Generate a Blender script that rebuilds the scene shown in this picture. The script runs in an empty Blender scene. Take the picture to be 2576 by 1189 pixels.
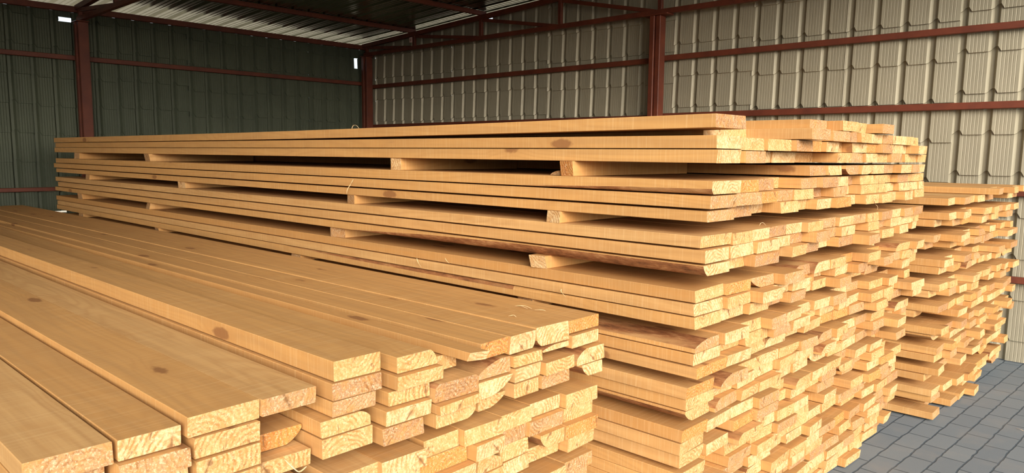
import bpy, math, random
from mathutils import Matrix, Vector

R = random.Random(11)
scene = bpy.context.scene
COL = scene.collection
PI = math.pi

# ------------------------------------------------------------------ camera
H = 1.37
F_PX, YAW, PIT, ROL = 1850.314, math.radians(43.46195), math.radians(6.38614), math.radians(0.53756)
fw = Vector((-math.sin(YAW) * math.cos(PIT), math.cos(YAW) * math.cos(PIT), -math.sin(PIT)))
r0 = Vector((math.cos(YAW), math.sin(YAW), 0))
u0 = r0.cross(fw)
rt = r0 * math.cos(ROL) + u0 * math.sin(ROL)
up = -r0 * math.sin(ROL) + u0 * math.cos(ROL)
cam = bpy.data.cameras.new('camera')
cam.sensor_width = 36.0
cam.lens = F_PX / 2576 * 36.0
cam.clip_start = 0.05
co = bpy.data.objects.new('camera', cam)
COL.objects.link(co)
m = Matrix((rt, up, -fw)).transposed().to_4x4()
m.translation = Vector((0, 0, H))
co.matrix_world = m
scene.camera = co


def project(p):
    q = Vector(p) - Vector((0, 0, H))
    z = q.dot(fw)
    if z < 0.05:
        return (-9999, -9999, z)
    return (1288 + F_PX * q.dot(rt) / z, 594.5 - F_PX * q.dot(up) / z, z)


# ------------------------------------------------------------------ node helpers
class NT:
    def __init__(self, name):
        self.m = bpy.data.materials.new(name)
        self.m.use_nodes = True
        self.t = self.m.node_tree
        self.b = self.t.nodes['Principled BSDF']

    def n(self, typ, **kw):
        nd = self.t.nodes.new(typ)
        for k, v in kw.items():
            if hasattr(nd, k):
                setattr(nd, k, v)
        return nd

    def put(self, sock, v):
        if isinstance(v, bpy.types.NodeSocket):
            self.t.links.new(v, sock)
        elif v is not None:
            sock.default_value = v

    def math(self, op, a, b=None, c=None, clamp=False):
        nd = self.n('ShaderNodeMath', operation=op, use_clamp=clamp)
        self.put(nd.inputs[0], a)
        if b is not None:
            self.put(nd.inputs[1], b)
        if c is not None:
            self.put(nd.inputs[2], c)
        return nd.outputs[0]

    def vmath(self, op, a, b=None):
        nd = self.n('ShaderNodeVectorMath', operation=op)
        self.put(nd.inputs[0], a)
        if b is not None:
            self.put(nd.inputs[1], b)
        return nd.outputs['Value'] if op in ('LENGTH', 'DOT_PRODUCT') else nd.outputs[0]

    def mix(self, f, a, b, mode='MIX'):
        nd = self.n('ShaderNodeMix', data_type='RGBA', blend_type=mode)
        self.put(nd.inputs[0], f)
        self.put(nd.inputs[6], a)
        self.put(nd.inputs[7], b)
        return nd.outputs[2]

    def noise(self, vec, scale=1.0, detail=4.0, rough=0.5, dist=0.0):
        nd = self.n('ShaderNodeTexNoise')
        self.put(nd.inputs['Vector'], vec)
        nd.inputs['Scale'].default_value = scale
        nd.inputs['Detail'].default_value = detail
        nd.inputs['Roughness'].default_value = rough
        nd.inputs['Distortion'].default_value = dist
        return nd.outputs[0]

    def ramp(self, f, stops, interp='LINEAR'):
        nd = self.n('ShaderNodeValToRGB')
        cr = nd.color_ramp
        cr.interpolation = interp
        while len(cr.elements) < len(stops):
            cr.elements.new(0.5)
        for e, (p, c) in zip(cr.elements, stops):
            e.position = p
            e.color = (c[0], c[1], c[2], 1) if not isinstance(c, (int, float)) else (c, c, c, 1)
        self.put(nd.inputs[0], f)
        return nd.outputs[0]

    def attr(self, name, out='Vector'):
        nd = self.n('ShaderNodeAttribute', attribute_name=name)
        return nd.outputs[out]

    def bump(self, h, strength=0.3, dist=0.002, normal=None):
        nd = self.n('ShaderNodeBump')
        nd.inputs['Strength'].default_value = strength
        nd.inputs['Distance'].default_value = dist
        self.put(nd.inputs['Height'], h)
        if normal is not None:
            self.put(nd.inputs['Normal'], normal)
        return nd.outputs[0]

    def done(self, color=None, rough=None, metal=None, normal=None, spec=None):
        if color is not None:
            self.put(self.b.inputs['Base Color'], color)
        if rough is not None:
            self.put(self.b.inputs['Roughness'], rough)
        if metal is not None:
            self.put(self.b.inputs['Metallic'], metal)
        if spec is not None:
            self.put(self.b.inputs['Specular IOR Level'], spec)
        if normal is not None:
            self.put(self.b.inputs['Normal'], normal)
        return self.m


def c4(r, g, b):
    return (r, g, b, 1.0)


# ------------------------------------------------------------------ wood materials
def wood_coords(T):
    p = T.attr('bp')
    s = T.attr('seed', 'Fac')
    sv = T.n('ShaderNodeCombineXYZ')
    T.put(sv.inputs[0], T.math('MULTIPLY', s, 37.3))
    T.put(sv.inputs[1], T.math('MULTIPLY', s, 17.1))
    T.put(sv.inputs[2], T.math('MULTIPLY', s, 9.7))
    return p, T.vmath('ADD', p, sv.outputs[0]), s


def mat_wood():
    T = NT('sawn_pine')
    p, q, s = wood_coords(T)
    # long fibre streaks
    g1 = T.noise(T.vmath('MULTIPLY', q, (1.6, 42, 42)), 1, 5, 0.6)
    # cathedral rings, bent around the heart of the log
    g2 = T.noise(T.vmath('MULTIPLY', q, (0.75, 7, 7)), 1, 2, 0.4)
    # knots: few, ellipsoidal
    kq = T.vmath('MULTIPLY', q, (2.9, 8.0, 8.0))
    vor = T.n('ShaderNodeTexVoronoi', feature='F1')
    T.put(vor.inputs['Vector'], kq)
    vor.inputs['Scale'].default_value = 1
    kr = T.n('ShaderNodeSeparateColor')
    T.put(kr.inputs[0], vor.outputs['Color'])
    kon = T.math('GREATER_THAN', kr.outputs[0], 0.52)
    kd = vor.outputs['Distance']
    kn = T.math('ADD', kd, T.math('MULTIPLY', T.noise(q, 45, 3, .6), 0.10))
    knot = T.math('MULTIPLY', T.ramp(kn, [(0.16, 1.0), (0.205, 0.0)]), kon)
    halo = T.math('MULTIPLY', T.ramp(kn, [(0.17, 1.0), (0.46, 0.0)]), kon)
    ph = T.math('ADD', T.math('MULTIPLY', g2, 95.0), T.math('MULTIPLY', halo, 9.0))
    ring = T.math('MULTIPLY_ADD', T.math('SINE', ph), 0.5, 0.5)
    ring = T.math('POWER', ring, 2.2)
    # colour of the single board
    base = T.ramp(T.math('FRACT', T.math('MULTIPLY', s, 7.31)),
                  [(0.0, (0.55, 0.300, 0.102)), (0.35, (0.60, 0.335, 0.118)), (0.62, (0.48, 0.240, 0.075)),
                   (0.8, (0.62, 0.375, 0.155)), (1.0, (0.53, 0.278, 0.092))])
    blot = T.noise(T.vmath('MULTIPLY', q, (1.1, 5, 5)), 1, 3, 0.55)
    col = T.mix(T.ramp(blot, [(0.42, 0.0), (0.72, 0.5)]), base, c4(0.52, 0.285, 0.10))
    col = T.mix(T.math('MULTIPLY', ring, 0.34), col, c4(0.44, 0.225, 0.075))
    col = T.mix(T.ramp(g1, [(0.36, 0.5), (0.60, 0.0)]), col, c4(0.42, 0.235, 0.09))
    # fine cross saw marks
    saw = T.noise(T.vmath('MULTIPLY', q, (210, 3, 5)), 1, 2, 0.6)
    col = T.mix(T.ramp(saw, [(0.5, 0.0), (0.75, 0.22)]), col, c4(0.80, 0.60, 0.33))
    # yard dirt
    dirt = T.noise(T.vmath('MULTIPLY', q, (3, 14, 14)), 1, 4, 0.7)
    col = T.mix(T.ramp(dirt, [(0.66, 0.0), (0.78, 0.35)]), col, c4(0.25, 0.15, 0.075))
    col = T.mix(T.math('MULTIPLY', halo, 0.35), col, c4(0.47, 0.24, 0.08))
    col = T.mix(T.math('MULTIPLY', knot, 0.8), col, c4(0.24, 0.105, 0.04))
    h = T.math('ADD', T.math('MULTIPLY', g1, 0.6), T.math('MULTIPLY', saw, 0.55))
    return T.done(col, 0.78, 0, T.bump(h, 0.30, 0.0018), 0.25)


END_TONES = ['pale', 'yellow', 'tan', 'orange', 'brown']


def mat_end():
    T = NT('sawn_pine_end_grain')
    p, q, s = wood_coords(T)
    sep = T.n('ShaderNodeSeparateXYZ')
    T.put(sep.inputs[0], p)
    oy = T.math('MULTIPLY_ADD', T.math('FRACT', T.math('MULTIPLY', s, 91.7)), 0.15, -0.075)
    oz = T.math('MULTIPLY_ADD', T.math('FRACT', T.math('MULTIPLY', s, 53.3)), 0.11, -0.06)
    wob = T.noise(q, 22, 3, 0.5)
    dy = T.math('SUBTRACT', sep.outputs[1], oy)
    dz = T.math('SUBTRACT', sep.outputs[2], oz)
    rr = T.math('SQRT', T.math('ADD', T.math('MULTIPLY', dy, dy), T.math('MULTIPLY', dz, dz)))
    rr = T.math('ADD', rr, T.math('ADD', T.math('MULTIPLY', wob, 0.03), T.math('MULTIPLY', T.noise(q, 70, 4, .65), .010)))
    ring = T.math('MULTIPLY_ADD', T.math('SINE', T.math('MULTIPLY', rr, 560.0)), 0.5, 0.5)
    ring = T.math('POWER', ring, 1.6)
    tone = T.attr('tone', 'Fac')
    base = T.ramp(tone, [(0.0, (0.64, 0.445, 0.23)), (0.2, (0.58, 0.36, 0.15)), (0.4, (0.40, 0.235, 0.115)),
                         (0.6, (0.55, 0.215, 0.045)), (0.8, (0.33, 0.18, 0.09))], 'CONSTANT')
    dark = T.mix(1.0, base, c4(0.60, 0.42, 0.25), 'MULTIPLY')
    fade = T.ramp(T.noise(q, 14, 3, 0.6), [(0.40, 0.1), (0.60, 1.0)])
    col = T.mix(T.math('MULTIPLY', ring, fade), base, dark)
    sp = T.noise(q, 230, 4, 0.75)
    col = T.mix(T.ramp(sp, [(0.50, 0.0), (0.66, 0.55)]), col, c4(0.86, 0.70, 0.45))
    col = T.mix(T.ramp(sp, [(0.32, 0.45), (0.46, 0.0)]), col, c4(0.42, 0.22, 0.08))
    blot = T.noise(q, 30, 4, 0.65)
    col = T.mix(T.ramp(blot, [(0.50, 0.0), (0.66, 0.62)]), col, c4(0.46, 0.22, 0.065))
    mot = T.noise(q, 85, 5, 0.75, .6)
    col = T.mix(T.ramp(mot, [(0.47, 0.0), (0.60, 0.55)]), col, c4(0.50, 0.255, 0.085))
    col = T.mix(T.ramp(mot, [(0.30, 0.5), (0.43, 0.0)]), col, c4(0.86, 0.69, 0.43))
    # dark pith at the heart with a short drying check through it
    d0 = T.math('SQRT', T.math('ADD', T.math('MULTIPLY', dy, dy), T.math('MULTIPLY', dz, dz)))
    d0 = T.math('ADD', d0, T.math('MULTIPLY_ADD', T.noise(q, 120, 3, .6), .012, -.006))
    slope = T.math('MULTIPLY_ADD', T.math('FRACT', T.math('MULTIPLY', s, 23.9)), 3.0, -1.2)
    ln = T.math('ABSOLUTE', T.math('SUBTRACT', dy, T.math('MULTIPLY', dz, slope)))
    ln = T.math('ADD', ln, T.math('MULTIPLY_ADD', T.noise(q, 60, 3, .6), .010, -.005))
    crack = T.math('MULTIPLY', T.ramp(ln, [(.0012, .85), (.0035, 0.)]), T.ramp(d0, [(.016, 1.), (.03, 0.)]))
    col = T.mix(T.ramp(d0, [(.004, .75), (.009, 0.)]), col, c4(.26, .13, .05))
    col = T.mix(crack, col, c4(.20, .10, .04))
    # heart checks and pitch streaks
    ck = T.noise(T.vmath('MULTIPLY', q, (1, 60, 24)), 1, 3, 0.7, 1.5)
    col = T.mix(T.ramp(ck, [(0.62, 0.0), (0.70, 0.75)]), col, c4(0.19, 0.10, 0.045))
    h = T.math('ADD', T.math('MULTIPLY', sp, 1.0), T.math('MULTIPLY', ring, 0.35))
    return T.done(col, 0.85, 0, T.bump(h, 0.55, 0.003), 0.15)


def mat_bark():
    T = NT('pine_bark')
    p, q, s = wood_coords(T)
    n1 = T.noise(T.vmath('MULTIPLY', q, (14, 40, 40)), 1, 6, 0.7)
    n2 = T.noise(T.vmath('MULTIPLY', q, (3, 12, 12)), 1, 3, 0.6)
    col = T.ramp(n1, [(0.3, (0.13, 0.055, 0.025)), (0.52, (0.30, 0.125, 0.05)), (0.72, (0.50, 0.27, 0.12))])
    col = T.mix(T.ramp(n2, [(0.5, 0.0), (0.68, 0.75)]), col, c4(0.50, 0.29, 0.12))
    return T.done(col, 0.9, 0, T.bump(n1, 0.9, 0.006), 0.1)


WOOD, END, BARK = mat_wood(), mat_end(), mat_bark()

# ------------------------------------------------------------------ board geometry
NARC = 6


def section(y0, y1, z0, z1, cuts):
    """corner order TL TR BR BL (seen from the near end); cuts: dict corner -> (a, b)
    each corner becomes NARC points so that every section has the same count"""
    pts = []
    for key, cx_, cz_, sx, sz in (('TL', y0, z1, 1, -1), ('TR', y1, z1, -1, -1), ('BR', y1, z0, -1, 1), ('BL', y0, z0, 1, 1)):
        a, b = cuts.get(key, (0.0016, 0.0016))
        arc = []
        for i in range(NARC):
            t = i / (NARC - 1) * PI / 2
            # from the vertical side towards the flat side; a bulging log edge
            f = i / (NARC - 1)
            yy = cx_ + sx * a * (.45 * (1 - math.cos(t)) + .55 * f)
            zz = cz_ + sz * b * (.45 * (1 - math.sin(t)) + .55 * (1 - f))
            arc.append((yy, zz))
        if key in ('TR', 'BL'):
            arc.reverse()
        pts += arc
    return pts


def board_data(L, w, t, seed, tone, rnd, wane=None, bow=None, crook=0.0, skew=(0, 0), nseg=11, twist=0.0):
    """board along -X from its near end at x=0; y centred, z from 0 up"""
    verts, bp, faces, mats = [], [], [], []
    n = NARC * 4
    ph = rnd.random() * 6.28
    for i in range(nseg + 1):
        s = (i / nseg) ** 1.25
        x = -L * s
        cuts = {}
        if wane:
            for k, (a, b, s0, s1, fade) in wane.items():
                f = 1.0
                if s < s0:
                    f = max(0.0, 1 - (s0 - s) / fade)
                if s > s1:
                    f = max(0.0, 1 - (s - s1) / fade)
                f *= 1 + 0.12 * math.sin(9 * s + ph)
                cuts[k] = (max(0.0016, a * f), max(0.0016, b * min(f, 1.0)))
        dz = bow(s) if bow else 0.0
        dy = crook * math.sin(PI * s)
        ang = twist * (1 - s)
        for (yy, zz) in section(-w / 2, w / 2, 0, t, cuts):
            xs = x
            if i == 0:
                xs = x + skew[0] * yy + skew[1] * (zz - t / 2)
            yr = yy * math.cos(ang) - (zz - t / 2) * math.sin(ang)
            zr = yy * math.sin(ang) + (zz - t / 2) * math.cos(ang) + t / 2
            verts.append((xs, yr + dy, zr + dz))
            bp.append((xs, yy, zz - t / 2))
    for i in range(nseg):
        for j in range(n):
            j2 = (j + 1) % n
            faces.append((i * n + j, i * n + j2, (i + 1) * n + j2, (i + 1) * n + j))
            key = ('TL', 'TR', 'BR', 'BL')[j // NARC]
            mi = 0
            if wane and key in wane and j % NARC < NARC - 1:
                d = math.dist(verts[i * n + j][1:], verts[i * n + j2][1:])
                if d > 0.0022:
                    mi = 2
            mats.append(mi)
    # duplicate end rings so the end faces keep crisp edges and their own material
    b0 = len(verts)
    verts += verts[:n]
    bp += bp[:n]
    faces.append(tuple(range(b0 + n - 1, b0 - 1, -1)))
    mats.append(1)
    b1 = len(verts)
    verts += verts[nseg * n:nseg * n + n]
    bp += bp[nseg * n:nseg * n + n]
    faces.append(tuple(range(b1, b1 + n)))
    mats.append(1)
    return verts, faces, mats, bp, [seed] * len(verts), [tone] * len(verts)


def build_mesh(name, data, mats=(None,)):
    v, f, mi, bp, sd, tn = data
    me = bpy.data.meshes.new(name)
    me.from_pydata(v, [], f)
    for mt in mats:
        me.materials.append(mt)
    me.polygons.foreach_set('material_index', mi)
    a = me.attributes.new('bp', 'FLOAT_VECTOR', 'POINT')
    a.data.foreach_set('vector', [c for p in bp for c in p])
    a = me.attributes.new('seed', 'FLOAT', 'POINT')
    a.data.foreach_set('value', sd)
    a = me.attributes.new('tone', 'FLOAT', 'POINT')
    a.data.foreach_set('value', tn)
    me.update()
    return me


WMATS = (WOOD, END, BARK)


def tag(o, label=None, cat=None, group=None, kind=None):
    if label:
        o['label'] = label
    if cat:
        o['category'] = cat
    if group:
        o['group'] = group
    if kind:
        o['kind'] = kind
    return o


def link(name, me, loc=(0, 0, 0), parent=None):
    o = bpy.data.objects.new(name, me)
    COL.objects.link(o)
    o.location = loc
    if parent:
        o.parent = parent
    return o


ORD = ['zeroth', 'first', 'second', 'third', 'fourth', 'fifth', 'sixth', 'seventh', 'eighth', 'ninth', 'tenth',
       'eleventh', 'twelfth', 'thirteenth', 'fourteenth', 'fifteenth', 'sixteenth', 'seventeenth']
TONEV = {t: 0.1 + 0.2 * i for i, t in enumerate(END_TONES)}
TONEW = {'pale': 'pale-ended', 'yellow': 'yellow-ended', 'tan': 'tan-ended', 'orange': 'orange-ended', 'brown': 'brown-ended'}


def rtone(rnd):
    x = rnd.random()
    return 'pale' if x < 0.38 else 'yellow' if x < 0.68 else 'tan' if x < 0.86 else 'orange' if x < 0.92 else 'brown'


RECS = []   # every board before it is built


CROOK = {}


def rec(stack, col, tier, layer, x, y0, y1, z0, z1, L, tone=None, wane=None, bow=None, crook=0.0, yawk=0.0, skew=None, note=None, twist=0.0, vis=True):
    RECS.append(dict(stack=stack, col=col, tier=tier, layer=layer, x=x, y0=y0, y1=y1, z0=z0, z1=z1, L=L,
                     tone=tone or rtone(R), wane=wane, bow=bow, crook=CROOK.setdefault((stack, tier, layer), R.uniform(-.0035, .002)), yawk=yawk,
                     skew=skew if skew else (R.uniform(-0.05, 0.05), R.uniform(-0.12, 0.12)), note=note, twist=twist, vis=vis, seed=R.random()))


def wrand(w, t, p=0.14):
    p *= .6

    """a random waney edge for some boards"""
    if R.random() > p:
        return None
    k = R.choice(['TL', 'TR', 'BR', 'BL'])
    a, b = R.uniform(0.18, 0.45) * w, R.uniform(0.45, 0.95) * t
    s1 = R.uniform(0.1, 0.7)
    return {k: (a, b, 0.0, s1, 0.25)}


# ---- front stack: four tiers of thick planks, measured top tier
S1_ROT = 0.012
X1 = -1.345
COLS1 = {1: (1.668, 1.815), 2: (1.527, 1.664), 3: (1.412, 1.524), 4: (1.301, 1.408), 5: (1.150, 1.290), 6: (0.995, 1.132),
         7: (0.855, 0.985), 8: (0.693, 0.818), 9: (0.556, 0.689), 10: (0.422, 0.545), 11: (0.278, 0.412)}
A = [  # col, layer, x, y0, y1, z0, z1, tone, wane
    (1, 1, X1, 1.668, 1.815, .843, .882, 'orange', None),
    (2, 1, X1, 1.527, 1.666, .828, .884, 'pale', {'BL': (.02, .02, 0, .2, .2)}),
    (3, 1, X1, 1.412, 1.525, .828, .881, 'pale', {'BR': (.012, .03, 0, .5, .2)}),
    (4, 1, X1, 1.302, 1.410, .836, .880, 'orange', None),
    (6, 1, X1 - .01, 1.040, 1.166, .853, .893, 'yellow', {'TR': (.022, .03, 0, .4, .3)}),
    (7, 1, X1, .862, .985, .875, .921, 'yellow', None),
    (7, 2, X1 + .004, .855, .985, .834, .873, 'brown', None),
    (8, 1, X1, .693, .818, .840, .878, 'tan', None),
    (9, 1, X1, .544, .690, .838, .880, 'yellow', None),
    (10, 1, X1, .424, .533, .829, .869, 'pale', None),
    (11, 1, X1, .282, .416, .829, .870, 'tan', None),
    (1, 2, X1, 1.680, 1.818, .795, .834, 'pale', None),
    (1, 3, X1 + .01, 1.695, 1.832, .740, .786, 'pale', {'TL': (.05, .03, 0, .6, .3)}),
    (1, 4, X1 + .01, 1.725, 1.823, .699, .737, 'pale', {'BL': (.03, .03, 0, .6, .3)}),
    (2, 2, X1, 1.552, 1.668, .807, .823, 'pale', {'TL': (.06, .011, 0, .7, .3)}),
    (2, 3, X1 + .015, 1.548, 1.680, .743, .781, 'yellow', None),
    (2, 4, X1, 1.550, 1.674, .700, .740, 'tan', None),
    (3, 2, X1, 1.432, 1.548, .787, .819, 'yellow', None),
    (3, 3, X1, 1.434, 1.545, .744, .784, 'pale', None),
    (3, 4, X1, 1.434, 1.535, .700, .741, 'yellow', None),
    (4, 2, X1 - .012, 1.302, 1.429, .777, .821, 'tan', {'TL': (.10, .04, 0, .4, .4)}),
    (4, 3, X1, 1.300, 1.430, .729, .774, 'pale', {'BR': (.075, .042, 0, .7, .3)}),
    (4, 4, X1 - .015, 1.310, 1.415, .690, .726, 'yellow', {'BR': (.06, .03, 0, .7, .3)}),
    (5, 2, X1 - .05, 1.182, 1.266, .818, .857, 'yellow', None),
    (5, 3, X1 + .005, 1.147, 1.291, .757, .806, 'brown', {'TL': (.012, .012, 0, .9, .1), 'TR': (.012, .012, 0, .9, .1)}),
    (5, 4, X1 + .02, 1.145, 1.290, .731, .755, 'yellow', None),
    (5, 5, X1, 1.152, 1.288, .690, .728, 'yellow', {'BR': (.03, .02, 0, .7, .3)}),
    (6, 2, X1 + .005, 1.030, 1.172, .816, .851, 'yellow', None),
    (6, 3, X1 - .01, 1.016, 1.138, .778, .813, 'yellow', None),
    (6, 4, X1 + .004, .998, 1.132, .737, .775, 'pale', None),
    (6, 5, X1, .990, 1.112, .692, .733, 'brown', None),
    (7, 3, X1, .856, .972, .796, .832, 'tan', None),
    (7, 4, X1, .828, .955, .757, .793, 'yellow', {'TR': (.022, .015, 0, .9, .3)}),
    (7, 5, X1, .829, .962, .709, .754, 'yellow', None),
    (8, 2, -1.95, .694, .815, .797, .837, 'tan', None),
    (8, 3, X1 - .07, .700, .822, .737, .775, 'orange', {'BR': (.035, .03, 0, .5, .3)}),
    (8, 4, X1 - .03, .694, .818, .695, .733, 'yellow', None),
    (9, 2, X1, .556, .689, .793, .835, 'yellow', None),
    (9, 3, X1, .558, .690, .744, .789, 'yellow', None),
    (9, 4, X1, .556, .688, .699, .741, None, None),
    (10, 2, X1 + .01, .422, .545, .788, .825, 'tan', None),
    (10, 3, X1, .424, .545, .744, .784, 'pale', None),
    (10, 4, X1, .420, .546, .700, .741, None, None),
    (11, 2, X1 - .03, .282, .410, .787, .826, 'tan', None),
    (11, 3, X1, .280, .411, .745, .784, None, None),
    (11, 4, X1 - .02, .280, .412, .702, .742, None, None),
]
for (c, l, x, y0, y1, z0, z1, tn, wn) in A:
    rec(1, c, 1, l, x, y0, y1, z0, z1 - .0012, 6.3 + R.uniform(-.12, .12) + (x - X1), tn, wn, crook=R.uniform(-.004, .004), yawk=S1_ROT)
TB = {1: 'tan orange', }
BT = {(1, 1): ('yellow', 1.665, 1.812), (1, 2): ('yellow', 1.665, 1.803), (1, 3): ('orange', 1.652, 1.802), (1, 4): ('yellow', 1.666, 1.804),
      (2, 1): ('pale', 1.523, 1.660), (2, 2): ('tan', 1.508, 1.658), (2, 3): ('yellow', 1.538, 1.646), (2, 4): ('yellow', 1.522, 1.660),
      (3, 1): ('yellow', 1.398, 1.520), (3, 2): ('tan', 1.398, 1.503), (3, 3): ('yellow', 1.398, 1.512), (3, 4): ('pale', 1.404, 1.512),
      (4, 1): ('yellow', 1.254, 1.393), (4, 2): ('pale', 1.282, 1.394), (4, 3): ('yellow', 1.296, 1.394), (4, 4): ('yellow', 1.302, 1.398), (7, 2): (None, .856, .968),
      (5, 1): ('yellow', 1.132, 1.250), (5, 2): ('orange', 1.115, 1.276), (6, 1): ('pale', .983, 1.113), (6, 2): ('pale', .975, 1.108)}
TOPS = {2: .657, 3: .440, 4: .217}
for tier, top in TOPS.items():
    for c, (y0, y1) in COLS1.items():
        for l in range(1, 5):
            zt = top - (l - 1) * .0455 - R.uniform(0, .002)
            tn = None
            a, b = y0 + R.uniform(0, .006), y1 - R.uniform(0, .006)
            if tier == 2 and (c, l) in BT:
                tn, a, b = BT[(c, l)]
            x = X1 + R.uniform(-.03, .012)
            wn = {'BL': (.03, .034, 0, .6, .3)} if (tier, c, l) == (2, 2, 3) else (wrand(.13, .04, .10) if tier != 2 or c > 3 else None)
            rec(1, c, tier, l, x, a, b, zt - .0435, zt, 6.3 + R.uniform(-.12, .12), tn, wn, crook=R.uniform(-.003, .003), yawk=S1_ROT)

# ---- middle stack: ten tiers of three layers
S2_BOT = [1.349, 1.177, 1.013, .848, .697, .548, .397, .266, .136, .006]
S2_Y0, S2_Y1 = 1.955, 4.135


def x2(z, y):
    t = min(1, max(0, (1.43 - z) / 1.0))
    k = min(1, max(0, (y - 1.95) / 2.1))
    return -1.047 - .085 * t * (1 - .75 * k)


def bow_up(amp, s0):
    return lambda s: amp * max(0.0, 1 - s / s0) ** 1.6


FIRST = {  # measured boards on the near corner: tier, layer -> x, width, z0, z1, tone, wane
    (1, 1): (-1.046, .176, 1.434, 1.474, 'brown', None), (1, 2): (-1.047, .158, 1.392, 1.430, 'pale', None), (1, 3): (-1.045, .159, 1.349, 1.389, 'pale', None),
    (2, 1): (-1.051, .172, 1.258, 1.297, 'pale', {'BL': (.012, .016, 0, .03, .07)}), (2, 2): (-1.057, .168, 1.215, 1.253, 'tan', None), (2, 3): (-1.067, .166, 1.175, 1.208, 'tan', None),
    (3, 1): (-1.080, .180, 1.097, 1.133, 'yellow', None), (3, 2): (-1.069, .156, 1.052, 1.091, 'pale', None), (3, 3): (-1.069, .158, 1.013, 1.046, 'pale', {'BL': (.022, .031, 0, .16, .12)}),
    (4, 1): (-1.101, .196, .929, .966, 'yellow', None), (4, 2): (-1.096, .176, .889, .925, 'pale', None), (4, 3): (-1.094, .163, .848, .885, 'yellow', {'TL': (.01, .016, .12, .26, .08)}),
    (5, 1): (-1.093, .160, .774, .808, 'tan', {'TL': (.09, .022, 0, .22, .2)}), (5, 2): (-1.096, .175, .735, .771, 'pale', None), (5, 3): (-1.080, .190, .697, .731, 'orange', None),
    (6, 1): (-1.110, .165, .626, .664, 'orange', None), (6, 2): (-1.114, .172, .588, .624, 'yellow', None), (6, 3): (-1.118, .160, .548, .585, 'yellow', {'BL': (.04, .03, 0, .1, .2)}),
    (7, 1): (-1.123, .157, .484, .524, 'orange', None), (7, 2): (-1.130, .155, .442, .481, 'yellow', None), (7, 3): (-1.132, .157, .398, .439, 'yellow', {'BR': (.03, .03, 0, .5, .3)}),
}
XF2 = -7.42
for ti, zb in enumerate(S2_BOT, 1):
    for l in range(1, 4):
        if (ti, l) in FIRST:
            x, w, z0, z1, tn, wn = FIRST[(ti, l)]
            bw = bow_up(.018, .5) if (ti, l) == (1, 1) else None
            rec(2, 1, ti, l, x, S2_Y0 + [.0, .006, .003, .008, .001][(ti * 2 + l * 3) % 5], S2_Y0 + w, z0, z1, x - XF2 + R.uniform(-.05, .05), tn, wn, bow=bw, crook=R.uniform(-.004, .002))
            y = S2_Y0 + w + .002
        else:
            w = R.uniform(.15, .175)
            z0 = zb + (3 - l) * .0395
            x = x2(z0, 1.95) + R.uniform(-.02, .01)
            rec(2, 1, ti, l, x, S2_Y0, S2_Y0 + w, z0, z0 + .0385, x - XF2, None, wrand(w, .038), crook=R.uniform(-.004, .002))
            y = S2_Y0 + w + .002
        c = 2
        ymax = S2_Y1 + R.uniform(-.03, .03) - [0, 0, 0, 0, .07, .07, .11, .16, .22, .27][ti - 1]
        if ti == 1 and l == 1:
            ymax = 3.97
        while y < ymax - .08:
            w = R.uniform(.135, .178)
            if y + w > ymax - .07:
                w = max(.09, ymax - y)
            t = R.uniform(.0365, .0388)
            z0 = zb + (3 - l) * .0397
            jit = R.gauss(0, .016)
            if R.random() < .12:
                jit += R.uniform(.02, .06)
            if R.random() < .14:
                jit -= R.uniform(.03, .09)
            jit = max(-.11, min(.075 if ti < 8 else .025, jit))
            if ti == 1 and l == 1 and c in (2, 3):
                jit = -.10 - .02 * c
            x = x2(z0, y) + jit
            tw = 0.0
            rec(2, c, ti, l, x, y, y + w - .002, z0, z0 + t, x - XF2 + R.uniform(-.06, .06), None, wrand(w, t, .20), crook=R.uniform(-.003, .003))
            y += w
            c += 1
y = 2.72
c = 4
while y < 4.02:
    w = R.uniform(.14, .17)
    rec(2, c, 1, 4, x2(1.32, y) + R.gauss(0, .015), y, y + w - .002, 1.3005, 1.338, 6.2, None, wrand(w, .037, .2))
    y += w
    c += 1
# loose boards lying on the top of the middle stack
rec(2, 5, 0, 1, -1.09, 2.74, 2.90, 1.470, 1.508, 6.2, 'tan', None)
rec(2, 6, 0, 1, -1.03, 2.905, 3.07, 1.470, 1.508, 6.2, 'yellow', None)
rec(2, 7, 0, 1, -1.06, 3.09, 3.25, 1.470, 1.509, 6.25, 'yellow', None)
rec(2, 8, 0, 1, -1.00, 3.27, 3.42, 1.470, 1.508, 6.1, 'tan', None)

# ---- rear stack: ten tiers of two layers under a single top layer
S3 = [(1.130, 1), (1.018, 2), (.897, 2), (.775, 2), (.650, 2), (.535, 2), (.420, 2), (.312, 2), (.203, 2), (.095, 2), (.012, 1)]


def x3(y):
    return -.958 + .05 * (y - 4.2)


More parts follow.
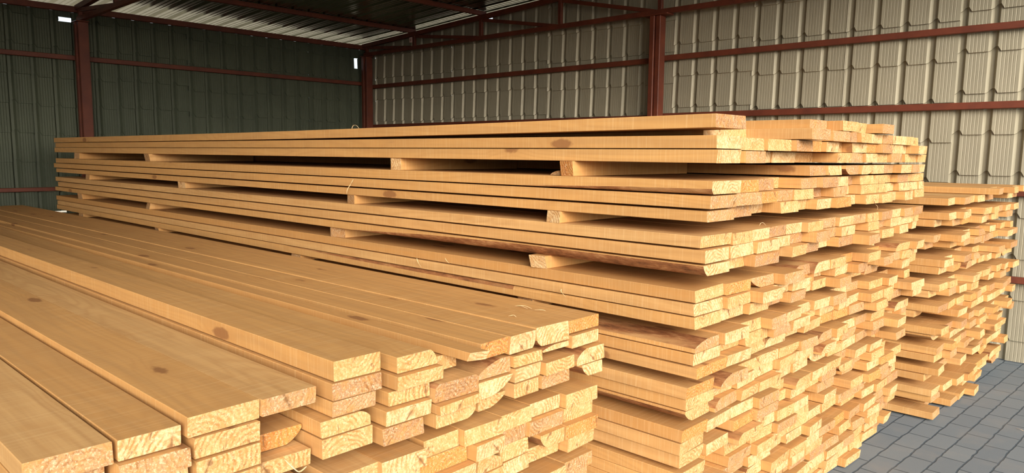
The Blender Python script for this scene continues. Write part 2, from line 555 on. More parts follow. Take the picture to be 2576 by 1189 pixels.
for ti, (zb, nl) in enumerate(S3, 1):
    for l in range(1, nl + 1):
        y = 4.215 + R.uniform(-.01, .02)
        ymax = 5.67 + R.uniform(-.04, .02) - (.02 * max(0, ti - 5))
        if ti == 11:
            ymax = 5.2
        c = 1
        while y < ymax - .09:
            w = R.uniform(.13, .175)
            if y + w > ymax - .07:
                w = max(.09, ymax - y)
            z0 = zb + (nl - l) * .0385
            t = R.uniform(.0355, .0378)
            jit = R.gauss(0, .02)
            if R.random() < .15:
                jit -= R.uniform(.02, .10)
            if c == 1 and l == 2:
                jit -= .02
            jit = max(-.12, min(.05, jit))
            x = x3(y) + jit
            rec(3, c, ti, l, x, y, y + w - .002, z0, z0 + t, 6.0 + x + .95 + R.uniform(-.05, .05), None, wrand(w, t, .22), crook=R.uniform(-.003, .003))
            y += w
            c += 1
for k, (y0, x) in enumerate(((4.86, -.86), (5.02, -.93), (5.18, -.84), (5.345, -.88), (5.51, -.85))):
    rec(3, k + 5, 0, 1, x, y0, y0 + .152, 1.1685, 1.204, 5.9, R.choice(['pale', 'yellow', 'tan']), None)


# ---- choose which boards of the middle and rear stacks stay individual
def seen_score(r):
    z = (r['z0'] + r['z1']) / 2
    y = (r['y0'] + r['y1']) / 2
    px, py, d = project((r['x'], y, z))
    if py > 1215 or px > 2600 or px < 0:
        vis = 0.02
    elif r['stack'] == 2 and px < 1490 and py > 800:
        vis = 0.03
    elif r['stack'] == 3 and px < 2320 - max(0, py - 640) * .18:
        vis = 0.05
    else:
        vis = 1.0
    sc = vis * (r['y1'] - r['y0']) * (r['z1'] - r['z0']) / d ** 2
    if r['col'] == 1 and vis == 1.0:
        sc *= 4
    if r['tier'] == 0:
        sc *= 3
    return sc


pool = sorted([r for r in RECS if r['stack'] != 1], key=seen_score, reverse=True)
for i, r in enumerate(pool):
    r['stuff'] = i >= 300
# places counted within each layer so that the words match what one sees
for r in RECS:
    if r['stack'] == 1:
        r['rank'] = 1 + sum(1 for q in RECS if q['stack'] == 1 and q['tier'] == r['tier'] and q['layer'] == r['layer'] and q['y0'] > r['y0'])
LAY = {1: 'top', 2: 'second', 3: 'third', 4: 'fourth', 5: 'fifth', 6: 'sixth'}
stuff = [[], [], [], [], [], []]
for r in RECS:
    w, t = r['y1'] - r['y0'], r['z1'] - r['z0']
    data = board_data(r['L'], w, t, r['seed'], TONEV[r['tone']], R, r['wane'], r['bow'], r['crook'], r['skew'], 11 if r['stack'] < 3 else 8, r['twist'])
    loc = Vector((r['x'], (r['y0'] + r['y1']) / 2 + r['yawk'] * (r['x'] - X1), r['z0']))
    if r.get('stuff'):
        off = len(stuff[0])
        stuff[0] += [(v[0] + loc.x, v[1] + loc.y, v[2] + loc.z) for v in data[0]]
        stuff[1] += [tuple(i + off for i in f) for f in data[1]]
        for k in range(2, 6):
            stuff[k] += data[k]
        continue
    name = 'timber_plank' if r['stack'] == 1 else 'pine_board'
    me = build_mesh(name, data, WMATS)
    o = link(name, me, loc)
    c, ti, l = r['col'], r['tier'], r['layer']
    tn = TONEW[r['tone']] + (' waney' if r['wane'] else '')
    if r['stack'] == 1:
        o.rotation_euler = (0, 0, r['yawk'])
        # swing about the near end of the whole stack so neighbours keep their gaps
        tr = ORD[ti] if ti > 1 else 'top'
        tr = 'bottom' if ti == 4 else tr
        c1 = r['rank']
        edge = 'plank at right edge' if c1 == 1 else f'{ORD[c1]} plank from right edge'
        tag(o, f'{tn} thick {edge}, {LAY[l]} layer of {tr} tier, front stack', 'plank', 'thick planks of the front stack')
        if (c, ti, l) == (7, 1, 1):
            o['label'] = 'thick plank lying one layer above its neighbours on top of front stack'
    elif r['stack'] == 2:
        if ti == 0:
            tag(o, f'{tn} loose board lying on top of middle stack, {ORD[c-4]} of four from front' if c > 5 else f'{tn} loose board lying on top of middle stack, nearest of four', 'board', 'boards of the middle stack')
        else:
            tr = 'top' if ti == 1 else ('bottom' if ti == 10 else ORD[ti])
            pos = 'board on near corner' if c == 1 else f'board {ORD[c]} from near corner'
            tag(o, f'{tn} {pos}, {LAY[l]} layer of {tr} tier, middle stack', 'board', 'boards of the middle stack')
    else:
        if ti == 0:
            tag(o, f'{tn} loose board lying on top of rear stack, {ORD[c-4]} from front', 'board', 'boards of the rear stack')
        else:
            tr = 'top' if ti == 1 else ('bottom' if ti == 11 else ORD[ti])
            pos = 'board on near corner' if c == 1 else f'board {ORD[c]} from near corner'
            ly = 'upper' if l == 1 else 'lower'
            tag(o, f'{tn} {pos}, {ly} layer of {tr} tier, rear stack', 'board', 'boards of the rear stack')
if stuff[0]:
    o = link('stacked_boards', build_mesh('stacked_boards', stuff, WMATS))
    tag(o, 'remaining sawn pine boards low and far in middle and rear stacks', 'boards', None, 'stuff')


# ------------------------------------------------------------------ spacer battens between tiers
def batten(x, y0, y1, z0, z1, w, label, group, tone='pale', rot=0.0):
    t = z1 - z0
    d = board_data(y1 - y0, w, t, R.random(), TONEV[tone], R, None, None, 0, (R.uniform(-.2, .2), R.uniform(-.3, .3)), 4)
    # built along -X from the near end: turn so that the near end looks to -Y
    me = build_mesh('spacer_batten', d, WMATS)
    o = link('spacer_batten', me, (x, y0, z0))
    o.rotation_euler = (0, 0, -PI / 2 + rot)
    tag(o, label, 'batten', group)
    return o


def gaps(bots, tops):
    return [(t, b) for t, b in zip(tops, bots)]


S2_TOP = [b + 3 * .0397 for b in S2_BOT]
SPX = {1: [(-1.60, .06, 'orange'), (-2.56, .062, 'pale'), (-5.30, .10, 'tan'), (-6.83, .09, 'tan')],
       2: [(-1.66, .065, 'pale'), (-2.90, .07, 'tan'), (-4.80, .09, 'pale'), (-6.6, .09, 'tan')],
       3: [(-1.72, .068, 'pale'), (-3.02, .10, 'tan'), (-5.36, .10, 'tan'), (-6.8, .09, 'tan')]}
NEAR = ['nearest the sawn ends', 'second from the sawn ends', 'third from the sawn ends', 'farthest from the sawn ends']
for gi in range(1, 10):
    lo, hi = S2_TOP[gi], S2_BOT[gi - 1]
    lo = max([r['z1'] for r in RECS if r['stack'] == 2 and r['tier'] == gi + 1 and r['layer'] == 1]) + .0005
    hi = min([r['z0'] for r in RECS if r['stack'] == 2 and r['tier'] == gi and r['layer'] == 3]) - .0005
    if hi - lo < .006:
        continue
    for k, (x, w, tn) in enumerate(SPX.get(gi, [(-1.8, .09, 'tan'), (-3.4, .09, 'tan'), (-5.2, .09, 'tan'), (-6.8, .09, 'tan')])):
        batten(x, 1.962 + R.uniform(-.012, .012) - (.012 if gi <= 3 and k == 0 else 0), 2.70 if gi == 1 else 4.02, lo, hi, w,
               f'{tn} spacer batten under {"top" if gi == 1 else ORD[gi]} tier of middle stack, {NEAR[k]}', 'spacer battens in the middle stack', tn)
for gi in range(1, 11):
    lo = max([r['z1'] for r in RECS if r['stack'] == 3 and r['tier'] == gi + 1 and r['layer'] == 1]) + .0005
    hi = min([r['z0'] for r in RECS if r['stack'] == 3 and r['tier'] == gi]) - .0005
    if hi - lo < .006:
        continue
    for k, x in enumerate((-1.75, -3.6, -5.4)):
        batten(x, 4.25, 5.15 if gi == 10 else 5.55, lo, hi, .09,
               f'spacer batten under {"top" if gi == 1 else ORD[gi]} tier of rear stack, {["nearest the sawn ends", "second from the sawn ends", "farthest from the sawn ends"][k]}', 'spacer battens in the rear stack', 'tan')
for gi, (lo, hi) in enumerate(((.6575, .688), (.4405, .4765), (.2175, .2600)), 1):
    for k, x in enumerate((-1.9, -3.6, -5.4, -7.0)):
        b = batten(x, .30, 1.80, lo, hi, .09,
                   f'spacer batten under {["top", "second", "third"][gi-1]} tier of front stack, {NEAR[k]}', 'spacer battens in the front stack', 'tan')
for k, x in enumerate((-1.9, -3.6, -5.4, -7.0)):
    batten(x, .30, 1.80, .0005, .036, .12, f'bearer batten on floor under front stack, {NEAR[k]}', 'bearers under the front stack', 'tan')
for k, x in enumerate((-1.75, -3.6, -5.4)):
    batten(x, 4.25, 5.15, .0002, .0115, .09, f'thin bearer batten on floor under rear stack, {NEAR[k] if k < 2 else NEAR[3]}', 'bearers under the rear stack', 'tan')

# the splintered batten lying on the front stack, and a short off-cut in the first gap
d = board_data(4.6, .05, .024, .41, TONEV['pale'], R, None, None, .006, (.35, .5), 12)
o = link('loose_batten', build_mesh('loose_batten', d, WMATS), (-1.285, 1.238, .859))
o.rotation_euler = (0, 0, S1_ROT + .002)
tag(o, 'thin pale batten with splintered tip lying in a gap on front stack', 'batten')
d = board_data(.22, .045, .016, .77, TONEV['tan'], R, {'TL': (.035, .014, 0, .5, .5)}, None, 0, (.3, .2), 4)
o = link('wood_offcut', build_mesh('wood_offcut', d, WMATS), (-1.675, 1.985, 1.2985))
o.rotation_euler = (0, 0, -PI / 2 + .25)
tag(o, 'waney wedge offcut beside orange spacer batten under top tier of middle stack', 'offcut')

# ------------------------------------------------------------------ wood shavings
TS = NT('pine_shaving')
nz = TS.noise(TS.n('ShaderNodeTexCoord').outputs['Object'], 60, 3)
SHAV = TS.done(TS.ramp(nz, [(.3, (.72, .52, .26)), (.7, (.85, .68, .42))]), .7, 0)


def shaving(pts, w, label):
    """a curled ribbon with thickness along pts (relative to pts[0])"""
    P = [Vector(p) for p in pts]
    Q = []
    for i in range(len(P) - 1):
        for k in range(4):
            t = k / 4
            p0, p1, p2, p3 = P[max(i - 1, 0)], P[i], P[i + 1], P[min(i + 2, len(P) - 1)]
            Q.append(.5 * ((2 * p1) + (p2 - p0) * t + (2 * p0 - 5 * p1 + 4 * p2 - p3) * t * t + (3 * p1 - p0 - 3 * p2 + p3) * t ** 3))
    Q.append(P[-1])
    o0 = Q[0].copy()
    vs, fs = [], []
    for i, p in enumerate(Q):
        tg = (Q[min(i + 1, len(Q) - 1)] - Q[max(i - 1, 0)]).normalized()
        a = tg.cross(Vector((.31, .2, .93))).normalized()
        b = tg.cross(a)
        ww = w * (.25 + .75 * math.sin(PI * min(1, (i + .6) / (len(Q) + .2))))
        for sa, sb in ((1, 1), (-1, 1), (-1, -1), (1, -1)):
            vs.append(tuple(p - o0 + a * sa * ww / 2 + b * sb * ww * .14))
    n = len(Q)
    for i in range(n - 1):
        for j in range(4):
            fs.append((i * 4 + j, i * 4 + (j + 1) % 4, i * 4 + 4 + (j + 1) % 4, i * 4 + 4 + j))
    fs += [(3, 2, 1, 0), (n * 4 - 4, n * 4 - 3, n * 4 - 2, n * 4 - 1)]
    me = bpy.data.meshes.new('wood_shaving')
    me.from_pydata(vs, [], fs)
    me.materials.append(SHAV)
    me.update()
    o = link('wood_shaving', me, o0)
    tag(o, label, 'shaving', 'wood shavings on the stacks')


Z1 = .884
shaving([(-1.595, 1.700, Z1), (-1.565, 1.712, Z1 + .004), (-1.53, 1.708, Z1)], .004, 'longer pale wood shaving lying on front stack near its right edge')
shaving([(-1.585, 1.715, Z1), (-1.565, 1.702, Z1 + .003), (-1.54, 1.700, Z1)], .003, 'shaving crossing the longer one on front stack near its right edge')
shaving([(-1.51, 1.700, Z1), (-1.49, 1.712, Z1 + .002), (-1.478, 1.716, Z1)], .003, 'short straight shaving at tip of crossed pair, front stack right edge')
shaving([(-1.500, 1.570, Z1 + .002), (-1.488, 1.580, Z1 + .006), (-1.475, 1.578, Z1 + .002)], .003, 'small curved shaving on second plank from right edge, front stack')
shaving([(-2.855, 1.951, 1.248), (-2.862, 1.940, 1.225), (-2.885, 1.938, 1.20), (-2.905, 1.947, 1.178)], .0035, 'long curly shaving hanging on side of middle stack second tier')
shaving([(-2.875, 1.96, 1.477), (-2.86, 1.958, 1.492), (-2.835, 1.958, 1.493), (-2.82, 1.962, 1.479)], .0035, 'arched shaving curl standing on top board of middle stack')
shaving([(-2.40, 1.951, .932), (-2.385, 1.94, .93), (-2.375, 1.939, .915), (-2.37, 1.951, .895)], .003, 'hooked shaving hanging from fourth tier side of middle stack')
shaving([(-2.22, 1.952, .951), (-2.205, 1.943, .945), (-2.195, 1.952, .93)], .0028, 'tiny shaving on fourth tier side right of the hooked one')
shaving([(-1.61, 1.952, .905), (-1.60, 1.938, .90), (-1.59, 1.951, .88)], .0028, 'small shaving sticking from fourth tier side near its sawn ends')
shaving([(-1.335, .735, .742), (-1.325, .745, .728), (-1.322, .760, .712), (-1.33, .782, .714)], .004, 'white curled shaving on plank ends low in front stack')
shaving([(-1.09, 2.36, 1.138), (-1.085, 2.355, 1.147), (-1.078, 2.36, 1.15), (-1.07, 2.365, 1.140)], .0025, 'small white curl on third tier top near the sawn ends, middle stack')
shaving([(-1.02, 3.30, 1.174), (-1.012, 3.305, 1.165), (-1.012, 3.305, 1.152)], .0025, 'white strip hanging below second tier at the sawn ends, middle stack')
shaving([(-.62, 4.42, .002), (-.60, 4.40, .006), (-.585, 4.40, .002)], .003, 'pale shaving lying on grey pavers before rear stack')
shaving([(-.55, 4.55, .002), (-.56, 4.60, .004), (-.565, 4.64, .002)], .003, 'straight splinter lying on grey pavers toward back wall')


# ------------------------------------------------------------------ metal
def mat_sheet(name, ca, cb, rough, metal):
    T = NT(name)
    o = T.n('ShaderNodeTexCoord').outputs['Object']
    n1 = T.noise(o, 1.3, 4, .6)
    n2 = T.noise(T.vmath('MULTIPLY', o, (22, 22, 1.4)), 1, 4, .65)
    n3 = T.noise(o, 26, 4, .6)
    col = T.mix(T.ramp(n1, [(.35, 0.), (.7, 1.)]), c4(*ca), c4(*cb))
    col = T.mix(T.ramp(n2, [(.45, 0.), (.8, .35)]), col, c4(ca[0] * .62, ca[1] * .6, ca[2] * .55))
    rg = T.math('MULTIPLY_ADD', n3, .2, rough - .1)
    return T.done(col, rg, metal, T.bump(n3, .06, .004))


SHEET = mat_sheet('wall_sheet_metal', (.36, .332, .245), (.315, .295, .222), .5, .2)
ROOF = mat_sheet('roof_sheet_metal', (.26, .245, .17), (.20, .19, .13), .22, .9)


SHEETL = mat_sheet('weathered_green_sheet_metal', (.095, .112, .075), (.068, .083, .058), .5, .3)  # wall sheet with the dimness of the far end put into its colour


def mat_steel():
    T = NT('red_oxide_steel')
    o = T.n('ShaderNodeTexCoord').outputs['Object']
    n1 = T.noise(o, 7, 5, .65)
    n2 = T.noise(o, 60, 3, .6)
    col = T.ramp(n1, [(.3, (.10, .024, .013)), (.6, (.15, .036, .017)), (.8, (.19, .054, .027))])
    col = T.mix(T.ramp(n2, [(.62, 0.), (.75, .4)]), col, c4(.09, .03, .018))
    return T.done(col, .55, 0, T.bump(n2, .1, .002))


STEEL = mat_steel()


def mat_floor():
    T = NT('concrete_pavers')
    geo = T.n('ShaderNodeNewGeometry').outputs['Position']
    mp = T.n('ShaderNodeMapping')
    T.put(mp.inputs['Vector'], geo)
    mp.inputs['Rotation'].default_value = (0, 0, math.radians(90 + 2.4))
    mp.inputs['Location'].default_value = (.02, .03, 0)
    wob = T.noise(geo, 9, 3, .5)
    wv = T.n('ShaderNodeCombineXYZ')
    T.put(wv.inputs[0], T.math('MULTIPLY_ADD', wob, .016, -.008))
    T.put(wv.inputs[1], T.math('MULTIPLY_ADD', T.noise(geo, 13, 3, .5), .016, -.008))
    vec = T.vmath('ADD', mp.outputs[0], wv.outputs[0])
    br = T.n('ShaderNodeTexBrick')
    T.put(br.inputs['Vector'], vec)
    br.inputs['Scale'].default_value = 1
    br.inputs['Brick Width'].default_value = .205
    br.inputs['Row Height'].default_value = .1035
    br.inputs['Mortar Size'].default_value = .0042
    br.inputs['Mortar Smooth'].default_value = .35
    br.inputs['Color1'].default_value = c4(.20, .235, .26)
    br.inputs['Color2'].default_value = c4(.165, .20, .23)
    br.inputs['Mortar'].default_value = c4(.055, .08, .105)
    sp = T.noise(geo, 240, 4, .7)
    blot = T.noise(geo, 4, 4, .6)
    col = T.mix(T.ramp(sp, [(.35, .35), (.65, 0.)]), br.outputs['Color'], c4(.14, .155, .165))
    col = T.mix(T.ramp(blot, [(.5, 0.), (.8, .4)]), col, c4(.30, .28, .25))
    h = T.math('ADD', T.math('MULTIPLY', T.math('SUBTRACT', 1.0, br.outputs['Fac']), 1.0), T.math('MULTIPLY', sp, .16))
    return T.done(col, .9, 0, T.bump(h, .8, .006), .2)


FLOOR = mat_floor()


def quadmesh(name, vs, fs, mat):
    me = bpy.data.meshes.new(name)
    me.from_pydata(vs, [], fs)
    me.materials.append(mat)
    me.update()
    return me


def boxes_mesh(name, bxs, mat, bev=0.003):
    """axis boxes joined in one mesh with small chamfered edges"""
    import bmesh
    bm = bmesh.new()
    for (x0, x1, y0, y1, z0, z1) in bxs:
        vs = [bm.verts.new((x, y, z)) for x in (x0, x1) for y in (y0, y1) for z in (z0, z1)]
        for f in ((0, 1, 3, 2), (4, 6, 7, 5), (0, 4, 5, 1), (2, 3, 7, 6), (0, 2, 6, 4), (1, 5, 7, 3)):
            bm.faces.new([vs[i] for i in f])
    bmesh.ops.recalc_face_normals(bm, faces=bm.faces)
    if bev:
        bmesh.ops.bevel(bm, geom=list(bm.edges), offset=bev, segments=1, affect='EDGES')
    me = bpy.data.meshes.new(name)
    bm.to_mesh(me)
    bm.free()
    me.materials.append(mat)
    return me


def bar_mesh(name, p0, p1, w, h, mat, thick=0.0):
    """bar from p0 to p1 in a vertical plane: h in the plane, w across it"""
    p0, p1 = Vector(p0), Vector(p1)
    t = (p1 - p0).normalized()
    side = t.cross(Vector((0, 0, 1)))
    if side.length < .01:
        side = Vector((0, 1, 0))
    side.normalize()
    nrm = side.cross(t).normalized()
    c = .003
    prof = [(-w / 2 + c, -h / 2), (w / 2 - c, -h / 2), (w / 2, -h / 2 + c), (w / 2, h / 2 - c), (w / 2 - c, h / 2), (-w / 2 + c, h / 2), (-w / 2, h / 2 - c), (-w / 2, -h / 2 + c)]
    vs = []
    for p in (p0, p1):
        for a, b in prof:
            vs.append(tuple(p + side * a + nrm * b))
    n = len(prof)
    fs = [(j, (j + 1) % n, n + (j + 1) % n, n + j) for j in range(n)] + [tuple(range(n - 1, -1, -1)), tuple(range(n, 2 * n))]
    return quadmesh(name, vs, fs, mat)


# ------------------------------------------------------------------ corrugated walls
def wall_sheet(name, u0, u1, zlo, ztop, place, ribs0, groove=.0008, seed=1):
    """tile-profile sheets: place(u, z, d) -> world, d = inward; ztop(u)"""
    rw = random.Random(seed)
    vs, fs = [], []
    pitch, step, ribw, depth = .1865, .277, .056, .022
    k0 = math.floor((u0 - ribs0) / (4 * pitch))
    su = ribs0 + k0 * 4 * pitch
    si = 0
    while su < u1:
        off = rw.uniform(-.035, .035)
        lap = .0035 if si % 2 else 0.0
        cols = []
        for r in range(4):
            b = su + r * pitch
            for s in (0.0, .12, .28, .5, .72, .88, 1.0):
                dd = depth * min(1, max(0, s / .28)) if s < .5 else depth * min(1, max(0, (1 - s) / .28))
                sh = .032 * (3 * min(1, s / .7) ** 2 - 2 * min(1, s / .7) ** 3)
                cols.append((b + s * ribw, -dd, sh))
            pan = pitch - ribw
            for i in range(1, 6):
                c = b + ribw + pan * i / 6
                for du, dv in ((-.003, 0), (0, -groove), (.003, 0)):
                    cols.append((c + du, dv, 0))
        cols.append((su + 4 * pitch + .007, -.001, 0))
        cols = [c for c in cols if u0 - 1e-6 <= c[0] <= u1 + 1e-6]
        if len(cols) > 1:
            z = 2.05 + off
            while z > zlo + .05:
                z -= step
            zs = []
            while z < 4.2:
                zs.append(z)
                z += step
            base = len(vs)
            nrow = None
            grid = []
            for (u, d, sh) in cols:
                top = ztop(u)
                col = []
                col.append((min(zlo, top), d + lap))
                for zz in zs:
                    a = zz + sh
                    if a <= zlo:
                        a = zlo
                    a = min(a, top)
                    # lower tile ends flush, upper tile overhangs inward
                    col.append((a, d + lap))
                    col.append((min(a + .0015, top), d + lap + .013))
                col.append((top, d + lap + .002))
                grid.append([place(u, zz, dd) for zz, dd in col])
                nrow = len(col)
            for g in grid:
                vs.extend(g)
            for i in range(len(cols) - 1):
                for j in range(nrow - 1):
                    a, b_, c_, d_ = base + i * nrow + j, base + (i + 1) * nrow + j, base + (i + 1) * nrow + j + 1, base + i * nrow + j + 1
                    zc = (vs[a][2] + vs[d_][2]) / 2
                    uc = (cols[i][0] + cols[i + 1][0]) / 2
                    if abs(vs[a][2] - vs[d_][2]) < 1e-6 and abs(vs[b_][2] - vs[c_][2]) < 1e-6:
                        continue
                    fs.append((a, b_, c_, d_))
        su += 4 * pitch
        si += 1
    me = quadmesh(name, vs, fs, SHEET)
    return me


def cut_holes(me, test):
    import bmesh
    bm = bmesh.new()
    bm.from_mesh(me)
    bmesh.ops.delete(bm, geom=[f for f in bm.faces if test(f.calc_center_median())], context='FACES')
    bm.to_mesh(me)
    bm.free()


def slice_z(me, zs):
    import bmesh
    bm = bmesh.new()
    bm.from_mesh(me)
    for z in zs:
        bmesh.ops.bisect_plane(bm, geom=bm.verts[:] + bm.edges[:] + bm.faces[:], plane_co=(0, 0, z), plane_no=(0, 0, 1))
    bm.to_mesh(me)
    bm.free()


XL, YB = -8.235, 5.885
XR, YF = 2.6, -4.6


def rafter_top(x):
    return 2.775 + .05 * (x + 8.2)


mb = wall_sheet('wall_back', XL - .02, XR, .004, lambda u: rafter_top(u) - .012, lambda u, z, d: (u, YB - d, z), -3.59, .0011, seed=3)
slice_z(mb, [2.845, 2.875])
cut_holes(mb, lambda c: -6.02 < c.x < -5.90 and 2.845 < c.z < 2.875)
tag(link('wall_back', mb), 'dim beige back wall of ribbed metal sheets', 'wall', None, 'structure')
ml = wall_sheet('wall_left', YF, YB + .01, .004, lambda u: 2.71, lambda u, z, d: (XL + d, u, z), 2.0, .0028, seed=5)
slice_z(ml, [.755, .772, 2.46, 2.59, 2.61, 2.65])


def lh(c):
    if 2.08 < c.y < 2.24 and .755 < c.z < .772:
        return True
    if 2.27 < c.y < 2.38 and 2.61 < c.z < 2.65:
        return True
    if 5.66 < c.y < 5.72 and 2.46 < c.z < 2.59:
        return True
    return False


cut_holes(ml, lh)
ml.materials[0] = SHEETL
tag(link('wall_left', ml), 'dark left wall of ribbed metal sheets', 'wall', None, 'structure')

mf = wall_sheet('wall_front', XL - .02, -0.9, .004, lambda u: rafter_top(u) + .02, lambda u, z, d: (u, YF + d, z), -3.59, seed=7)  # added wall out of view, keeps light off the far end of the shed
tag(link('wall_front', mf), 'front wall of ribbed metal sheets behind the camera', 'wall', None, 'structure')

# ------------------------------------------------------------------ roof, sheets running down the slope
RX0, RX1 = -8.75, 0.5


def roof_z(x):
    return rafter_top(x) + .052


vs, fs = [], []
y = YF
cols = []
rr = random.Random(9)
k = 0
while y < YB + .10:
    for dy, dz in ((0, 0), (.02, .020), (.045, .020), (.065, 0), (.10, .0), (.105, .004), (.115, .004), (.12, 0), (.15, 0), (.155, .004), (.165, .004), (.17, 0)):
        cols.append((y + dy, dz))
    y += .19
    k += 1
xs = [RX0 + (RX1 - RX0) * i / 24 for i in range(25)]
for (yy, dz) in cols:
    wob = .004 * math.sin(yy * 3.1)
    for i, x in enumerate(xs):
        vs.append((x, yy, roof_z(x) + dz + wob * math.sin(x * 2.3 + yy)))
nx = len(xs)
for i in range(len(cols) - 1):
    for j in range(nx - 1):
        fs.append((i * nx + j, i * nx + j + 1, (i + 1) * nx + j + 1, (i + 1) * nx + j))
tag(link('ceiling', quadmesh('ceiling', vs, fs, ROOF)), 'underside of the shiny ribbed metal roof', 'roof', None, 'structure')

# ------------------------------------------------------------------ floor
TG = NT('sandy_yard')  # added bright yard, itself unseen, to light up the roof reflection at the eave
gp = TG.n('ShaderNodeNewGeometry').outputs['Position']
REFLECTION_YARD = TG.done(TG.ramp(TG.noise(gp, 1.5, 5, .6), [(.3, (.50, .45, .33)), (.7, (.62, .57, .44))]), .95, 0)
tag(link('ground', quadmesh('ground', [(-45, -40, .002), (-9.2, -40, .002), (-9.2, 40, .002), (-45, 40, .002)], [(0, 1, 2, 3)], REFLECTION_YARD)),
    'pale sandy yard outside beyond the left wall', 'ground', None, 'structure')
vs = [(-40, -40, 0), (40, -40, 0), (40, 40, 0), (-40, 40, 0)]
tag(link('floor', quadmesh('floor', vs, [(0, 1, 2, 3)], FLOOR)), 'grey concrete paver floor', 'floor', None, 'structure')


# ------------------------------------------------------------------ steel frame
def thing(name, label, cat, loc, group=None):
    o = bpy.data.objects.new(name, None)
    COL.objects.link(o)
    o.location = loc
    return tag(o, label, cat, group)


def local(me, loc):
    me.transform(Matrix.Translation(-Vector(loc)))
    return me


def part(name, me, parent):
    local(me, parent.location)
    return link(name, me, (0, 0, 0), parent)


def post(cx, cy, top, label, capw=.13):
    t = thing('steel_post', label, 'post', (cx, cy, 0), 'steel posts of the shed')
    w, d = .052, .052
    # two channels back to back with a narrow groove between them
    part('channel', boxes_mesh('channel', [(cx - w, cx - .004, cy - d, cy + d, .012, top)], STEEL, .004), t)
    part('channel', boxes_mesh('channel', [(cx + .004, cx + w, cy - d + .012, cy + d, .012, top)], STEEL, .004), t)
    part('base_plate', boxes_mesh('base_plate', [(cx - .075, cx + .075, cy - .085, cy + .06, 0, .012)], STEEL, .002), t)
    if capw:
        part('cap_plate', boxes_mesh('cap_plate', [(cx - capw, cx + capw, cy - .06, cy + .055, top, top + .012)], STEEL, .002), t)
    return t


CH0, CH1 = 2.618, 2.662
PY = 5.775
post(-3.705, PY, CH0 - .013, 'red steel post standing against the middle of the back wall')
post(-8.105, PY, CH0 - .013, 'red steel post in the far corner between left and back walls', .075)
post(-8.12, 2.43, CH0 - .013, 'dark red steel post standing against the left wall', .075)


def girt(x0, x1, y0, y1, z0, z1, label):
    o = link('steel_girt', boxes_mesh('steel_girt', [(x0, x1, y0, y1, z0, z1)], STEEL, .004))
    tag(o, label, 'girt', 'steel wall girts')


for (z0, z1, nm) in ((2.205, 2.252, 'upper'), (1.690, 1.738, 'middle'), (1.11, 1.155, 'lower'), (.53, .575, 'lowest')):
    girt(-8.18, -3.708, 5.83, 5.862, z0, z1, f'{nm} red girt on back wall, left of the middle post')
    girt(-3.704, XR, 5.83, 5.862, z0 + .012, z1 + .012, f'{nm} red girt on back wall, right of the middle post')
for (z0, z1, nm) in ((2.244, 2.290, 'upper'), (.970, 1.008, 'lower')):
    girt(-8.22, -8.186, 2.432, 5.825, z0, z1, f'{nm} red girt on left wall between its post and the corner')
    girt(-8.22, -8.186, YF, 2.428, z0, z1, f'{nm} red girt on left wall, left of its post')
girt(-8.225, -8.185, YF, 5.86, 2.705, 2.762, 'red eave girt along the top of the left wall')


def truss(y, label):
    t = thing('roof_truss', label, 'truss', (-8.16, y, CH0), 'roof trusses')
    xe = .42
    part('bottom_chord', bar_mesh('bottom_chord', (-8.17, y, (CH0 + CH1) / 2), (xe, y, (CH0 + CH1) / 2), .045, CH1 - CH0, STEEL), t)
    part('top_chord', bar_mesh('top_chord', (-8.20, y, rafter_top(-8.20) - .025), (xe, y, rafter_top(xe) - .025), .05, .05, STEEL), t)
    xn = [-8.12, -7.15, -5.985, -4.85, -3.69, -2.55, -1.4, -.25]
    for x in xn:
        part('vertical_web', bar_mesh('vertical_web', (x, y, CH1 - .01), (x, y, rafter_top(x) - .04), .034, .042, STEEL), t)
    for a, b in zip(xn[:-1], xn[1:]):
        part('diagonal_web', bar_mesh('diagonal_web', (a + .03, y, rafter_top(a) - .055), (b - .05, y, CH1 - .012), .032, .036, STEEL), t)
    return t


TR1 = truss(5.79, 'red roof truss running along the top of the back wall')
truss(2.43, 'red roof truss above the post on the left wall')
truss(-.95, 'red roof truss overhead between camera and left wall')
for i, x in enumerate((-7.23, -6.0, -4.83, -3.66, -2.5, -1.3, -.1, .42)):
    z = rafter_top(x) + .001
    o = link('roof_purlin', boxes_mesh('roof_purlin', [(x - .022, x + .022, YF, YB - .02, z, z + .047)], STEEL, .003))
    tag(o, f'red purlin under the roof sheets, {ORD[i+1]} up from the left eave', 'purlin', 'roof purlins')

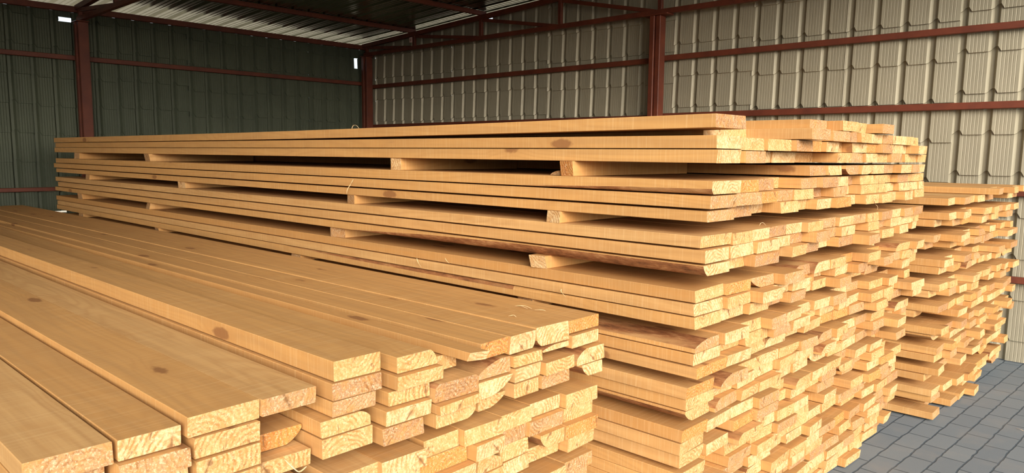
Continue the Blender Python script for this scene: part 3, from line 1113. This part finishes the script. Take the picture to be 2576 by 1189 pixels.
# the small pale tag fixed beside a web of the back truss
TT = NT('pale_tag')
TAGM = TT.done(c4(.80, .58, .55), .6, 0)
TD = NT('dark_marks')
MARK = TD.done(c4(.22, .09, .09), .7, 0)
tx, ty, tz = -7.193, 5.771, 2.735
t = thing('paper_tag', 'small pale pink tag with dark marks on back truss', 'tag', (tx, ty, tz))
part('card', boxes_mesh('card', [(tx - .026, tx + .026, ty, ty + .003, tz - .03, tz + .03)], TAGM, .0008), t)
part('printed_mark', boxes_mesh('printed_mark', [(tx - .012, tx - .005, ty - .001, ty + .0005, tz - .016, tz + .016),
                                   (tx + .003, tx + .014, ty - .001, ty + .0005, tz + .010, tz + .016), (tx + .009, tx + .014, ty - .001, ty + .0005, tz, tz + .010),
                                   (tx + .003, tx + .014, ty - .001, ty + .0005, tz - .003, tz + .001), (tx + .003, tx + .007, ty - .001, ty + .0005, tz - .012, tz - .003),
                                   (tx + .003, tx + .014, ty - .001, ty + .0005, tz - .016, tz - .011)], MARK, 0), t)

# ------------------------------------------------------------------ light: sun through the open side, and the sky
w = bpy.data.worlds.new('sky')
scene.world = w
w.use_nodes = True
nt = w.node_tree
bg = nt.nodes['Background']
sky = nt.nodes.new('ShaderNodeTexSky')
sky.sky_type = 'NISHITA'
sky.sun_disc = False
sky.sun_elevation = math.radians(24)
sky.sun_rotation = math.radians(115)
sky.air_density = 1.0
sky.dust_density = 4.0
hs = nt.nodes.new('ShaderNodeHueSaturation')
hs.inputs['Saturation'].default_value = 0.45
nt.links.new(sky.outputs[0], hs.inputs['Color'])
nt.links.new(hs.outputs[0], bg.inputs[0])
bg.inputs[1].default_value = 0.40

sun = bpy.data.lights.new('sun', 'SUN')
sun.energy = 4.6
sun.color = (1.0, .89, .74)
sun.angle = math.radians(30)
so = bpy.data.objects.new('sun', sun)
COL.objects.link(so)
dirv = Vector((-.72, .62, -.30))
so.rotation_euler = dirv.to_track_quat('-Z', 'Y').to_euler()

scene.cycles.max_bounces = 14
scene.cycles.diffuse_bounces = 8
scene.cycles.use_denoising = True

scene.view_settings.view_transform = 'Standard'
scene.view_settings.look = 'None'
scene.view_settings.gamma = 1.0
scene.view_settings.use_curve_mapping = False
scene.view_settings.exposure = -0.52
